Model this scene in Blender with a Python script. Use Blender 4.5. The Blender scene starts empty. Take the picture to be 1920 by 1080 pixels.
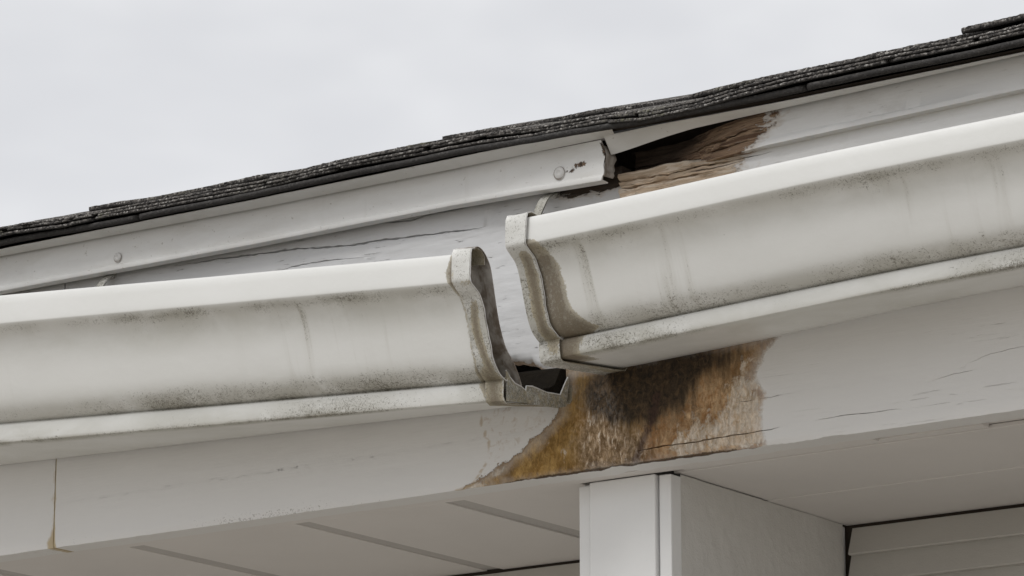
import bpy, bmesh, math, random
from mathutils import Vector, noise as mn

scene = bpy.context.scene
R = math.radians
random.seed(7)

# ------------------------------------------------------------------ camera
FPX, YAW, PITCH, DIST, ZC = 6750.0, R(35.6), R(14.6), 4.0, 2.85
FW = Vector((-math.sin(YAW)*math.cos(PITCH), math.cos(YAW)*math.cos(PITCH), math.sin(PITCH)))
RT = Vector((math.cos(YAW), math.sin(YAW), 0))
UP = RT.cross(FW)
CAM = Vector((0, 0, ZC)) - DIST*FW
cd = bpy.data.cameras.new('camera'); cam = bpy.data.objects.new('camera', cd)
scene.collection.objects.link(cam); scene.camera = cam
cam.location = CAM
cam.rotation_euler = FW.to_track_quat('-Z', 'Y').to_euler()
cd.sensor_width = 36; cd.lens = 36*FPX/1920; cd.clip_start = 0.05; cd.clip_end = 2000

# ------------------------------------------------------------------ sky, sun, exposure
SUN_EL, SUN_AZ = R(50), R(200)      # azimuth: clockwise from +Y (north)
w = bpy.data.worlds.new('World'); scene.world = w; w.use_nodes = True
wt = w.node_tree; wt.nodes.clear()
def wn(t, **k):
    n = wt.nodes.new(t)
    for a, b in k.items(): setattr(n, a, b)
    return n
sky = wn('ShaderNodeTexSky', sky_type='NISHITA', sun_disc=False)
sky.sun_elevation = SUN_EL; sky.sun_rotation = SUN_AZ
tc = wn('ShaderNodeTexCoord'); mp = wn('ShaderNodeMapping'); mp.inputs['Scale'].default_value = (1, 1, 2.2)
wt.links.new(tc.outputs['Generated'], mp.inputs['Vector'])
nz = wn('ShaderNodeTexNoise'); nz.inputs['Scale'].default_value = 5.5; nz.inputs['Detail'].default_value = 4; nz.inputs['Roughness'].default_value = .5
wt.links.new(mp.outputs[0], nz.inputs['Vector'])
mr = wn('ShaderNodeMapRange', interpolation_type='SMOOTHSTEP'); mr.inputs[1].default_value = .34; mr.inputs[2].default_value = .64
wt.links.new(nz.outputs['Fac'], mr.inputs[0])
mx = wn('ShaderNodeMix', data_type='RGBA')
mx.inputs[6].default_value = (7.7, 7.76, 8.0, 1); mx.inputs[7].default_value = (9.5, 9.52, 9.6, 1)
wt.links.new(mr.outputs[0], mx.inputs[0])
mx2 = wn('ShaderNodeMix', data_type='RGBA'); mx2.inputs[0].default_value = .93
wt.links.new(sky.outputs[0], mx2.inputs[6]); wt.links.new(mx.outputs[2], mx2.inputs[7])
bg = wn('ShaderNodeBackground'); bg.inputs[1].default_value = .1
wt.links.new(mx2.outputs[2], bg.inputs[0])
wo = wn('ShaderNodeOutputWorld'); wt.links.new(bg.outputs[0], wo.inputs[0])

sd_ = bpy.data.lights.new('sun', 'SUN'); sd_.energy = 1.5; sd_.angle = R(28); sd_.color = (1, .985, .96)
sun = bpy.data.objects.new('sun', sd_); scene.collection.objects.link(sun)
sv = Vector((math.sin(SUN_AZ)*math.cos(SUN_EL), math.cos(SUN_AZ)*math.cos(SUN_EL), math.sin(SUN_EL)))
sun.rotation_euler = sv.to_track_quat('Z', 'Y').to_euler()
vs = scene.view_settings
vs.view_transform = 'Standard'; vs.look = 'None'; vs.exposure = -0.04; vs.gamma = 1

# ------------------------------------------------------------------ helpers
def P(px, py, y=None, x=None, z=None):
    """point of a plane of the house seen at a pixel of the 1920 px photograph"""
    r = FW + RT*((px-960)/FPX) + UP*((540-py)/FPX)
    t = (y-CAM.y)/r.y if y is not None else ((x-CAM.x)/r.x if x is not None else (z-CAM.z)/r.z)
    return CAM + r*t
def lerp(a, b, t): return a+(b-a)*t
def clamp(v, a=0., b=1.): return a if v < a else b if v > b else v
def sstep(a, b, v):
    t = clamp((v-a)/(b-a)); return t*t*(3-2*t)
def table(tb, v):
    if v <= tb[0][0]: return tb[0][1]
    for (a, p), (b, q) in zip(tb, tb[1:]):
        if v <= b: return p+(q-p)*(v-a)/(b-a)
    return tb[-1][1]
def N3(x, y, z=0.): return mn.noise(Vector((x, y, z)))
def FB(x, y, z=0., o=4): return mn.fractal(Vector((x, y, z)), 1.0, 2.0, o)
def sdf_poly(poly, x, z):
    """signed distance to a polygon, negative inside"""
    d = 1e9; ins = False; n = len(poly)
    for i in range(n):
        ax, az = poly[i]; bx, bz = poly[(i+1) % n]
        ex, ez = bx-ax, bz-az; wx, wz = x-ax, z-az
        t = clamp((wx*ex+wz*ez)/(ex*ex+ez*ez+1e-12))
        d = min(d, (wx-ex*t)**2+(wz-ez*t)**2)
        if (az > z) != (bz > z) and x < (bx-ax)*(z-az)/(bz-az)+ax: ins = not ins
    d = math.sqrt(d)
    return -d if ins else d
def sd_line(pts, x, z):
    d = 1e9
    for (ax, az), (bx, bz) in zip(pts, pts[1:]):
        ex, ez = bx-ax, bz-az; wx, wz = x-ax, z-az
        t = clamp((wx*ex+wz*ez)/(ex*ex+ez*ez+1e-12))
        d = min(d, (wx-ex*t)**2+(wz-ez*t)**2)
    return math.sqrt(d)

class Nodes:
    def __init__(s, name):
        s.m = bpy.data.materials.new(name); s.m.use_nodes = True
        s.t = s.m.node_tree; s.t.nodes.clear()
        s.b = s.t.nodes.new('ShaderNodeBsdfPrincipled'); o = s.t.nodes.new('ShaderNodeOutputMaterial')
        s.t.links.new(s.b.outputs[0], o.inputs[0])
        s.pos = s.t.nodes.new('ShaderNodeNewGeometry').outputs['Position']
    def put(s, sock, v):
        if isinstance(v, bpy.types.NodeSocket): s.t.links.new(v, sock)
        elif isinstance(v, tuple) and len(v) == 3 and sock.type == 'RGBA': sock.default_value = (*v, 1)
        else: sock.default_value = v
    def math(s, op, a, b=0., c=0.):
        n = s.t.nodes.new('ShaderNodeMath'); n.operation = op
        for i, v in enumerate((a, b, c)): s.put(n.inputs[i], v)
        return n.outputs[0]
    def add(s, a, b): return s.math('ADD', a, b)
    def mul(s, a, b): return s.math('MULTIPLY', a, b)
    def inv(s, a): return s.math('SUBTRACT', 1., a)
    def mix(s, f, a, b, blend='MIX'):
        n = s.t.nodes.new('ShaderNodeMix'); n.data_type = 'RGBA'; n.blend_type = blend
        s.put(n.inputs[0], f); s.put(n.inputs[6], a); s.put(n.inputs[7], b); return n.outputs[2]
    def attr(s, name):
        n = s.t.nodes.new('ShaderNodeAttribute'); n.attribute_name = name; return n.outputs['Fac']
    def vec(s, sc, off=(0, 0, 0), base=None):
        n = s.t.nodes.new('ShaderNodeMapping'); n.inputs['Scale'].default_value = sc; n.inputs['Location'].default_value = off
        s.t.links.new(base or s.pos, n.inputs['Vector']); return n.outputs[0]
    def noise(s, sc=1., detail=4., rough=.55, v=None, dist=0.):
        n = s.t.nodes.new('ShaderNodeTexNoise'); n.inputs['Scale'].default_value = sc
        n.inputs['Detail'].default_value = detail; n.inputs['Roughness'].default_value = rough; n.inputs['Distortion'].default_value = dist
        s.t.links.new(v or s.pos, n.inputs['Vector']); return n.outputs['Fac']
    def voro(s, sc=1., v=None, feature='F1'):
        n = s.t.nodes.new('ShaderNodeTexVoronoi'); n.feature = feature; n.inputs['Scale'].default_value = sc
        s.t.links.new(v or s.pos, n.inputs['Vector']); return n
    def step(s, v, a, b, lo=0., hi=1.):
        n = s.t.nodes.new('ShaderNodeMapRange'); n.interpolation_type = 'SMOOTHSTEP'
        s.put(n.inputs[0], v); s.put(n.inputs[1], a); s.put(n.inputs[2], b); n.inputs[3].default_value = lo; n.inputs[4].default_value = hi
        return n.outputs[0]
    def bump(s, h, dist, strength=1., nrm=None):
        n = s.t.nodes.new('ShaderNodeBump'); n.inputs['Strength'].default_value = strength; n.inputs['Distance'].default_value = dist
        s.put(n.inputs['Height'], h)
        if nrm: s.t.links.new(nrm, n.inputs['Normal'])
        return n.outputs[0]
    def out(s, col, rough, nrm=None, spec=None, metal=None):
        s.put(s.b.inputs['Base Color'], col); s.put(s.b.inputs['Roughness'], rough)
        if nrm: s.t.links.new(nrm, s.b.inputs['Normal'])
        if spec is not None: s.put(s.b.inputs['Specular IOR Level'], spec)
        if metal is not None: s.put(s.b.inputs['Metallic'], metal)
        return s.m

# ------------------------------------------------------------------ materials
M = {}
def mat_gutter():
    n = Nodes('gutter_paint')
    base = n.mix(n.noise(6., 2.), (.69, .69, .663), (.755, .755, .735))
    ch = n.step(n.noise(1., 5., .62, n.vec((9, 9, 15), (2, 6, 0)), .4), .36, .70)
    base = n.mix(n.mul(n.mul(ch, n.attr('face')), .34), base, (.44, .43, .36))
    base = n.mix(n.mul(n.noise(900., 2.), .12), base, (.5, .48, .44))
    # vertical run-off streaks
    st = n.noise(1., 3., .6, n.vec((34, 4, 2.6)), .5)
    st2 = n.noise(1., 4., .6, n.vec((70, 8, 5), (3, 0, 1)))
    streak = n.mul(n.step(st, .50, .70), n.step(st2, .38, .68))
    base = n.mix(n.mul(streak, n.mul(n.attr('streak'), .46)), base, (.34, .315, .25))
    # a film of dirt, or painted shade inside the trough, and mildew specks gathered where water hangs
    g = n.attr('grime_shade')
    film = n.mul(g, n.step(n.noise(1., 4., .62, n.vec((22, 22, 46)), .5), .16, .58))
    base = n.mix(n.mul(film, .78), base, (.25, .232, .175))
    sp = n.noise(1., 3., .7, n.vec((340, 320, 360)), 1.6)
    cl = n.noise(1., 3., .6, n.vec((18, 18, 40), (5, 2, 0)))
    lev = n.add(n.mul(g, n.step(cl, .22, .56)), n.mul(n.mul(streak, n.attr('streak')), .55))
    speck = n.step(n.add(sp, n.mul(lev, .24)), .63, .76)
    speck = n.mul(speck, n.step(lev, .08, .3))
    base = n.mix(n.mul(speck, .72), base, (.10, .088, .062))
    # tiny stray flecks all over
    fl = n.step(n.noise(190., 1.), .83, .86)
    base = n.mix(n.mul(fl, .55), base, (.16, .14, .11))
    # olive-brown stain that creeps out of the seam
    o = n.attr('olive')
    on = n.noise(1., 6., .72, n.vec((75, 75, 45)), .4)
    of = n.noise(1., 3., .7, n.vec((330, 330, 260)), .8)
    ov = n.add(o, n.add(n.mul(n.math('SUBTRACT', on, .5), .8), n.mul(n.math('SUBTRACT', of, .5), .5)))
    om = n.mul(n.step(ov, .42, .54), n.step(o, .04, .2)); om2 = n.mul(n.step(n.add(ov, n.mul(n.math('SUBTRACT', of, .5), .9)), .64, .98), n.step(o, .04, .2))
    oc = n.mix(n.step(n.add(of, n.mul(on, .5)), .6, .95), (.15, .118, .06), (.44, .385, .27))
    base = n.mix(n.mul(om, .74), base, oc)
    base = n.mix(n.mul(om2, .8), base, n.mix(of, (.07, .052, .036), (.19, .15, .10)))
    h = n.add(n.noise(40., 3.), n.mul(n.noise(900., 2.), .06))
    nr = n.bump(h, .0011, .5)
    rough = n.step(n.add(om, film), 0., 1., .36, .62)
    return n.out(base, rough, nr, .45)
def mat_fascia_metal():
    n = Nodes('aluminium_trim_paint')
    base = n.mix(n.noise(9., 3.), (.735, .73, .71), (.79, .785, .77))
    fl = n.step(n.noise(1., 3., .6, n.vec((140, 140, 200))), .66, .74)
    base = n.mix(n.mul(fl, .5), base, (.3, .27, .22))
    wf = n.step(n.noise(1., 5., .62, n.vec((12, 12, 40), (4, 0, 2)), .4), .42, .72)
    base = n.mix(n.mul(wf, .22), base, (.46, .43, .37))
    st = n.step(n.noise(1., 4., .6, n.vec((30, 8, 4))), .58, .75)
    base = n.mix(n.mul(st, .14), base, (.4, .37, .31))
    c = n.attr('chip'); cn = n.noise(1., 6., .7, n.vec((170, 170, 170)))
    cm = n.step(n.add(c, n.mul(n.math('SUBTRACT', cn, .5), 1.5)), .52, .66)
    cc = n.mix(n.step(n.noise(1., 4., .7, n.vec((200, 200, 320), (2, 1, 0))), .4, .68), (.035, .026, .022), (.22, .15, .10))
    base = n.mix(cm, base, cc)
    return n.out(base, n.step(cm, 0., 1., .42, .9), n.bump(n.add(n.noise(25., 3.), n.mul(cm, -.6)), .0015, .6), .4)
def mat_wood(name, base_a, base_b, checks=.5, dirt=.25):
    """painted board with fine horizontal checks; attribute rot takes the paint off"""
    n = Nodes(name)
    base = n.mix(n.noise(5., 4.), base_a, base_b)
    ck = n.noise(1., 5., .65, n.vec((38, 60, 420)), .6)
    ck2 = n.noise(1., 4., .6, n.vec((9, 20, 46), (1, 0, 4)))
    check = n.mul(n.step(ck, .62, .70), n.step(ck2, .42, .6))
    base = n.mix(n.mul(check, checks*.55), base, (.17, .155, .135))
    dn = n.step(n.noise(1., 5., .65, n.vec((22, 22, 34), (7, 0, 2))), .5, .78)
    base = n.mix(n.mul(dn, dirt), base, (.36, .32, .26))
    fl = n.step(n.noise(1., 2., .5, n.vec((240, 240, 200))), .75, .79)
    base = n.mix(n.mul(fl, .5), base, (.12, .10, .08))
    # bare rotten wood
    r = n.attr('rot')
    rn = n.noise(1., 5., .66, n.vec((48, 48, 110), (0, 0, 3)), .4)
    rm = n.step(n.add(r, n.mul(n.math('SUBTRACT', rn, .5), .9)), .47, .545)
    gr = n.noise(1., 7., .7, n.vec((16, 60, 260)), 1.2)
    gr2 = n.noise(1., 4., .6, n.vec((7, 20, 60), (4, 2, 0)))
    fib = n.noise(1., 3., .6, n.vec((12, 60, 330), (1, 7, 3)), .6)
    wc = n.mix(n.step(n.add(n.mul(gr, .6), n.mul(fib, .4)), .44, .56), (.11, .062, .036), (.56, .40, .265))
    wc = n.mix(n.step(gr2, .45, .75), wc, (.42, .29, .19))
    rem = n.step(n.add(n.noise(1., 5., .65, n.vec((22, 50, 210), (5, 1, 2)), .8), n.add(n.mul(r, -.16), n.mul(n.attr('bleach'), .11))), .46, .54)
    wc = n.mix(n.mul(rem, .75), wc, (.72, .67, .60))
    wc = n.mix(n.mul(n.attr('bleach'), .52), wc, (.74, .60, .45))
    wc = n.mix(n.mul(n.inv(n.attr('bleach')), .38), wc, (.17, .105, .07))
    wc = n.mix(n.mul(n.step(fib, .60, .66), .85), wc, (.04, .026, .018))
    wc = n.mix(n.mul(n.step(n.add(n.attr('wet_shade'), n.mul(n.math('SUBTRACT', gr, .5), .5)), .1, .9), .9), wc, (.035, .026, .021))  # dark tone: damp rot plus painted shade of gap and void
    base = n.mix(rm, base, wc)
    edge = n.mul(n.step(n.add(r, n.mul(n.math('SUBTRACT', rn, .5), .9)), .30, .47), n.inv(rm))
    base = n.mix(n.mul(edge, .32), base, (.42, .30, .19))
    nr = n.bump(n.add(n.add(n.mul(check, -.5*checks), n.mul(n.noise(1., 4., .6, n.vec((20, 40, 160))), .35)),
                      n.mul(rm, n.mul(gr, 1.6))), .0016, .8)
    return n.out(base, n.step(rm, 0., 1., .5, .9), nr, .35)
def mat_beam():
    n = Nodes('beam_paint')
    base = n.mix(n.noise(3., 4.), (.66, .65, .63), (.73, .72, .705))
    ck = n.noise(1., 4., .65, n.vec((11, 60, 330)), .5)
    ck2 = n.noise(1., 4., .6, n.vec((5, 20, 30), (1, 0, 4)))
    check = n.mul(n.step(ck, .61, .69), n.step(ck2, .46, .62))
    check = n.mul(check, n.attr('weather'))
    base = n.mix(n.mul(check, .28), base, (.26, .24, .21))
    e = n.attr('edge')   # mildew flecks along the bottom arris
    sp = n.noise(1., 4., .68, n.vec((260, 260, 330)), .7)
    spk = n.mul(n.step(n.add(sp, n.mul(e, .2)), .70, .75), n.step(e, .05, .3))
    base = n.mix(n.mul(spk, .5), base, (.13, .105, .08))
    fl = n.step(n.noise(1., 2., .5, n.vec((120, 120, 100))), .795, .82)
    base = n.mix(n.mul(fl, .5), base, (.15, .13, .1))
    j = n.attr('caulk'); jn = n.noise(1., 4., .6, n.vec((120, 120, 60)))
    jm = n.step(n.add(j, n.mul(n.math('SUBTRACT', jn, .5), .7)), .45, .75)
    base = n.mix(n.mul(jm, .75), base, (.40, .29, .12))
    # --- rust and water stain: a signed distance with a ragged edge
    sd = n.attr('stain_sd')
    C = lambda v, k: n.mul(n.math('SUBTRACT', v, .5), k)
    wob = n.add(C(n.noise(1., 4., .6, n.vec((60, 60, 60))), .020), C(n.noise(1., 2., .6, n.vec((330, 330, 330))), .006))
    s = n.add(sd, wob)
    soft = n.mul(n.attr('rightside'), .0022)
    inside = n.step(s, n.add(.0008, soft), n.math('SUBTRACT', -.0012, n.mul(soft, 1.6)))
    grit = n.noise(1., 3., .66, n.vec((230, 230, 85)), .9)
    fine = n.noise(1., 5., .74, n.vec((150, 150, 130)), .9)
    mid = n.noise(1., 5., .68, n.vec((46, 46, 34), (2, 0, 5)), .6)
    run = n.noise(1., 4., .62, n.vec((75, 75, 8), (0, 0, 1)), .3)
    och = n.mix(n.step(n.add(mid, C(fine, .6)), .3, .72), (.20, .105, .022), (.46, .29, .10))
    och = n.mix(n.mul(n.step(fine, .52, .66), .55), och, (.125, .065, .018))
    rus = n.mix(n.step(n.add(mid, C(fine, .7)), .32, .68), (.29, .15, .058), (.56, .39, .225))
    rus = n.mix(n.mul(n.step(n.add(fine, C(run, .6)), .5, .7), .75), rus, (.14, .075, .03))
    c = n.mix(n.step(n.add(n.attr('rightside'), C(fine, .5)), .3, .7), och, rus)
    tb = n.mul(n.step(n.add(n.attr('upper'), n.add(C(mid, .9), C(run, .9))), .25, .85), n.attr('rightside'))
    c = n.mix(n.mul(tb, .6), c, n.mix(fine, (.10, .06, .025), (.27, .165, .07)))
    # peeled pale paint that is left in the right half, broken up by rust
    pn = n.noise(1., 6., .7, n.vec((52, 52, 46), (9, 0, 0)), .9)
    big = n.noise(1., 3., .6, n.vec((17, 17, 24), (1, 0, 8)), .8)
    pl = n.add(n.attr('pale'), n.add(C(pn, 2.0), n.add(C(big, 1.4), C(run, 1.5))))
    plm = n.step(pl, .44, .70)
    c = n.mix(n.mul(plm, .82), c, n.mix(n.step(fine, .3, .7), (.74, .69, .61), (.50, .38, .26)))
    # grey-brown slime
    sl = n.step(n.add(n.attr('slime'), n.add(C(mid, 1.3), C(fine, .9))), .2, .95)
    c = n.mix(n.mul(sl, .8), c, n.mix(n.step(n.add(fine, C(grit, .4)), .34, .68), (.105, .065, .034), (.37, .265, .165)))
    c = n.mix(n.mul(n.step(n.add(grit, n.mul(n.attr('slime'), .14)), .72, .80), n.mul(n.step(n.attr('slime'), .1, .5), .5)), c, (.66, .59, .50))  # pale flecks painted in as glints on the slime
    # black core that thins out downwards in runs
    co = n.step(n.add(n.attr('core'), n.add(C(run, 1.4), n.add(C(mid, .9), n.add(C(fine, .8), C(big, .5))))), .14, 1.0)
    c = n.mix(n.mul(co, .96), c, n.mix(n.step(fine, .35, .75), (.010, .008, .006), (.10, .062, .030)))
    rr = n.step(n.add(n.attr('redrun'), n.add(C(fine, 1.8), C(mid, 1.4))), .4, 1.05)
    c = n.mix(n.mul(rr, .75), c, (.055, .027, .020))
    c = n.mix(.5, c, n.mix(n.step(n.add(grit, C(big, .5)), .34, .66), (.48, .45, .41), (1.3, 1.3, 1.3)), 'MULTIPLY')
    rim = n.mul(n.mul(inside, n.inv(n.step(s, -.0012, -.0045))), n.inv(n.attr('rightside')))
    base = n.mix(n.mul(inside, n.step(s, -.001, -.018, .64, .98)), base, c)
    base = n.mix(n.mul(rim, .5), base, (.20, .115, .045))
    # the rotted lower arris
    er = n.step(n.add(n.attr('arris'), n.add(C(mid, .5), C(grit, .5))), .38, .62)
    base = n.mix(n.mul(er, .9), base, n.mix(fine, (.022, .015, .011), (.10, .068, .045)))
    # an older, fainter tide mark
    t = n.attr('tide'); tm = n.step(n.add(t, n.mul(n.math('SUBTRACT', n.noise(1., 5., .6, n.vec((90, 90, 90))), .5), .6)), .32, .85)
    base = n.mix(n.mul(tm, .55), base, (.40, .28, .15))
    tf = n.step(n.attr('tidezone'), .2, .8)
    tz = n.mul(tf, n.step(n.noise(1., 6., .7, n.vec((110, 110, 110), (3, 3, 0)), .8), .5, .72))
    base = n.mix(n.mul(tz, .45), base, (.36, .24, .13))
    # wet, crusty relief inside the stain
    h = n.add(n.mul(n.noise(1., 3., .6, n.vec((12, 30, 130))), .3), n.mul(inside, n.add(n.mul(grit, .8), n.mul(fine, .9))))
    h = n.add(h, n.mul(n.mul(plm, inside), .35))
    h = n.add(h, n.mul(check, -.4))
    nr = n.bump(h, .0014, .9)
    wet_shade = n.mul(n.mul(inside, n.step(n.attr('slime'), .15, .9)), n.step(grit, .42, .6))
    rough = n.math('SUBTRACT', n.step(inside, 0., 1., .52, .85), n.mul(wet_shade, .55))
    return n.out(base, rough, nr, n.add(n.step(inside, 0., 1., .35, .08), n.mul(wet_shade, .5)))
def mat_plain(name, a, b, rough=.55, sc=6., flecks=.4, fsc=130., bump=.0008, dirt=.2, spec=.35):
    n = Nodes(name)
    base = n.mix(n.noise(sc, 4.), a, b)
    d = n.step(n.noise(1., 3., .5, n.vec((7, 7, 9), (3, 1, 0))), .3, .9)
    base = n.mix(n.mul(d, dirt), base, tuple(v*.55 for v in a))
    fl = n.step(n.noise(1., 3., .6, n.vec((fsc, fsc, fsc))), .72, .78)
    base = n.mix(n.mul(fl, flecks), base, tuple(v*.3 for v in a))
    nr = n.bump(n.add(n.noise(60., 4.), n.mul(n.noise(500., 3.), .3)), bump, .7)
    return n.out(base, rough, nr, spec)
def mat_shingle():
    n = Nodes('asphalt_granules')
    v = n.voro(420.); cid = v.outputs['Color']
    sep = n.t.nodes.new('ShaderNodeSeparateColor'); n.t.links.new(cid, sep.inputs[0])
    g = n.mix(n.step(sep.outputs[0], .2, .9), (.035, .032, .030), (.17, .155, .14))
    g = n.mix(n.step(sep.outputs[1], .84, .95), g, (.42, .40, .37))
    li = n.mul(n.step(n.noise(11., 5., .65), .52, .7), n.step(n.noise(190., 4., .6), .46, .62))
    g = n.mix(n.mul(li, .7), g, (.20, .195, .125))
    up = n.attr('gran')
    base = n.mix(up, n.mix(n.noise(50., 4.), (.016, .015, .015), (.040, .037, .035)), g)
    nr = n.bump(n.mul(n.add(n.mul(v.outputs['Distance'], -1.), n.mul(n.noise(300., 3.), .6)), n.step(up, 0., 1., .15, 1.)), .003, .9)
    return n.out(base, n.step(up, 0., 1., .7, .92), nr, .3)

M['gutter'] = mat_gutter()
M['trim'] = mat_fascia_metal()
M['board'] = mat_wood('fascia_board_paint', (.68, .68, .68), (.76, .76, .765), 1.4, .12)
M['rotboard'] = mat_wood('rotten_board_paint', (.75, .745, .73), (.80, .795, .785), .45, .2)
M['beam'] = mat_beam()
M['soffit'] = mat_plain('soffit_paint', (.67, .64, .61), (.71, .68, .65), .6, 3., .25, 150., .0006, .15)
M['column'] = mat_plain('column_paint', (.78, .78, .77), (.82, .82, .815), .5, 4., .25, 120., .0006, .12)
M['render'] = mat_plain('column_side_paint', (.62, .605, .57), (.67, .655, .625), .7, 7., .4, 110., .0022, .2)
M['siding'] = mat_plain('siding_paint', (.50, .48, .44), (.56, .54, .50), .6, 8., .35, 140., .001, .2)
M['shingle'] = mat_shingle()
M['dark'] = mat_plain('gap_shade_paint', (.045, .035, .028), (.075, .058, .045), .9, 20., .3, 80., .002)
M['inside_shade'] = mat_plain('trough_shade_paint', (.007, .006, .005), (.022, .018, .013), .95, 60., .4, 200., .006, .2, .05)  # near-black colour painting the shade inside the open trough
def mat_stained_metal():
    n = Nodes('stained_raw_metal')
    a = n.noise(1., 3., .6, n.vec((60, 60, 40)), .5); b = n.noise(1., 4., .6, n.vec((160, 160, 28), (3, 1, 0)), .4); f = n.noise(1., 2., .6, n.vec((300, 300, 300)))
    c = n.mix(n.step(a, .3, .7), (.20, .165, .135), (.50, .475, .445))
    c = n.mix(n.mul(n.step(b, .46, .68), .65), c, (.14, .105, .075))
    c = n.mix(n.mul(n.step(f, .74, .80), .6), c, (.70, .68, .65))
    return n.out(c, .5, n.bump(a, .0008, .5), .4)
M['rustmetal'] = mat_stained_metal()
M['screw'] = mat_plain('screw_head_paint', (.62, .61, .59), (.7, .69, .67), .4, 60., .3, 300.)
M['ground'] = mat_plain('pale_concrete_paving', (.37, .345, .305), (.45, .42, .38), .9, .8, .25, 9., .004, .1)
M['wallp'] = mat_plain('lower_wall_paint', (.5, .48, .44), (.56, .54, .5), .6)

# ------------------------------------------------------------------ object helpers
COL = scene.collection
def thing(name, label, cat, loc=(0, 0, 0), group=None):
    o = bpy.data.objects.new(name, None); COL.objects.link(o); o.location = loc
    o.empty_display_size = .05
    o['label'] = label; o['category'] = cat
    if group: o['group'] = group
    return o
def root_loc(o):
    v = Vector((0, 0, 0))
    while o is not None: v = v + Vector(o.location); o = o.parent
    return v
def mesh_obj(name, verts, faces, mat, parent=None, attrs=None, smooth=None, label=None):
    off = root_loc(parent) if parent else Vector((0, 0, 0))
    me = bpy.data.meshes.new(name)
    me.from_pydata([(v[0]-off.x, v[1]-off.y, v[2]-off.z) for v in verts], [], faces)
    me.validate()
    for k, vals in (attrs or {}).items():
        a = me.attributes.new(k, 'FLOAT', 'POINT'); a.data.foreach_set('value', vals)
    me.materials.append(mat)
    bm = bmesh.new(); bm.from_mesh(me); bmesh.ops.recalc_face_normals(bm, faces=bm.faces); bm.to_mesh(me); bm.free()
    if smooth is not None:
        me.shade_smooth(); me.set_sharp_from_angle(angle=R(smooth))
    o = bpy.data.objects.new(name, me); COL.objects.link(o); o.parent = parent
    if label: o['label'] = label
    return o
def bm_obj(name, bm, mat, parent=None, smooth=None, label=None):
    off = root_loc(parent) if parent else Vector((0, 0, 0))
    for v in bm.verts: v.co -= off
    me = bpy.data.meshes.new(name); bm.to_mesh(me); bm.free(); me.materials.append(mat)
    if smooth is not None: me.shade_smooth(); me.set_sharp_from_angle(angle=R(smooth))
    o = bpy.data.objects.new(name, me); COL.objects.link(o); o.parent = parent
    if label: o['label'] = label
    return o
def box_bm(x0, x1, y0, y1, z0, z1, bev=.0015, bm=None):
    bm2 = bmesh.new(); bmesh.ops.create_cube(bm2, size=1)
    for v in bm2.verts:
        v.co = Vector((lerp(x0, x1, v.co.x+.5), lerp(y0, y1, v.co.y+.5), lerp(z0, z1, v.co.z+.5)))
    if bev: bmesh.ops.bevel(bm2, geom=bm2.edges[:], offset=bev, segments=2, affect='EDGES', profile=.6)
    return bm2
def loft(name, sections, mat, parent, closed=True, caps=True, attrs=None, smooth=35, label=None):
    """sections: list of lists of points (same count); closed loops joined along the list"""
    n = len(sections[0]); V = [p for s in sections for p in s]; Fc = []
    for i in range(len(sections)-1):
        for j in range(n if closed else n-1):
            k = (j+1) % n
            Fc.append((i*n+j, i*n+k, (i+1)*n+k, (i+1)*n+j))
    if caps and closed:
        Fc.append(tuple(range(n))[::-1]); Fc.append(tuple((len(sections)-1)*n+j for j in range(n)))
    return mesh_obj(name, V, Fc, mat, parent, attrs, smooth, label)
def catmull(pts, per=5):
    out = []
    for i in range(len(pts)-1):
        p0 = pts[max(i-1, 0)]; p1 = pts[i]; p2 = pts[i+1]; p3 = pts[min(i+2, len(pts)-1)]
        for k in range(per):
            t = k/per
            out.append(tuple(.5*((2*b)+(-a+c)*t+(2*a-5*b+4*c-d)*t*t+(-a+3*b-3*c+d)*t**3) for a, b, c, d in zip(p0, p1, p2, p3)))
    out.append(tuple(pts[-1])); return out
def offset_poly(pts, d):
    """offset an open 2-D polyline to its left by d"""
    o = []
    for i, p in enumerate(pts):
        a = pts[max(i-1, 0)]; b = pts[min(i+1, len(pts)-1)]
        tx, tz = b[0]-a[0], b[1]-a[1]; l = math.hypot(tx, tz) or 1
        o.append((p[0]-tz/l*d, p[1]+tx/l*d))
    return o
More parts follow.
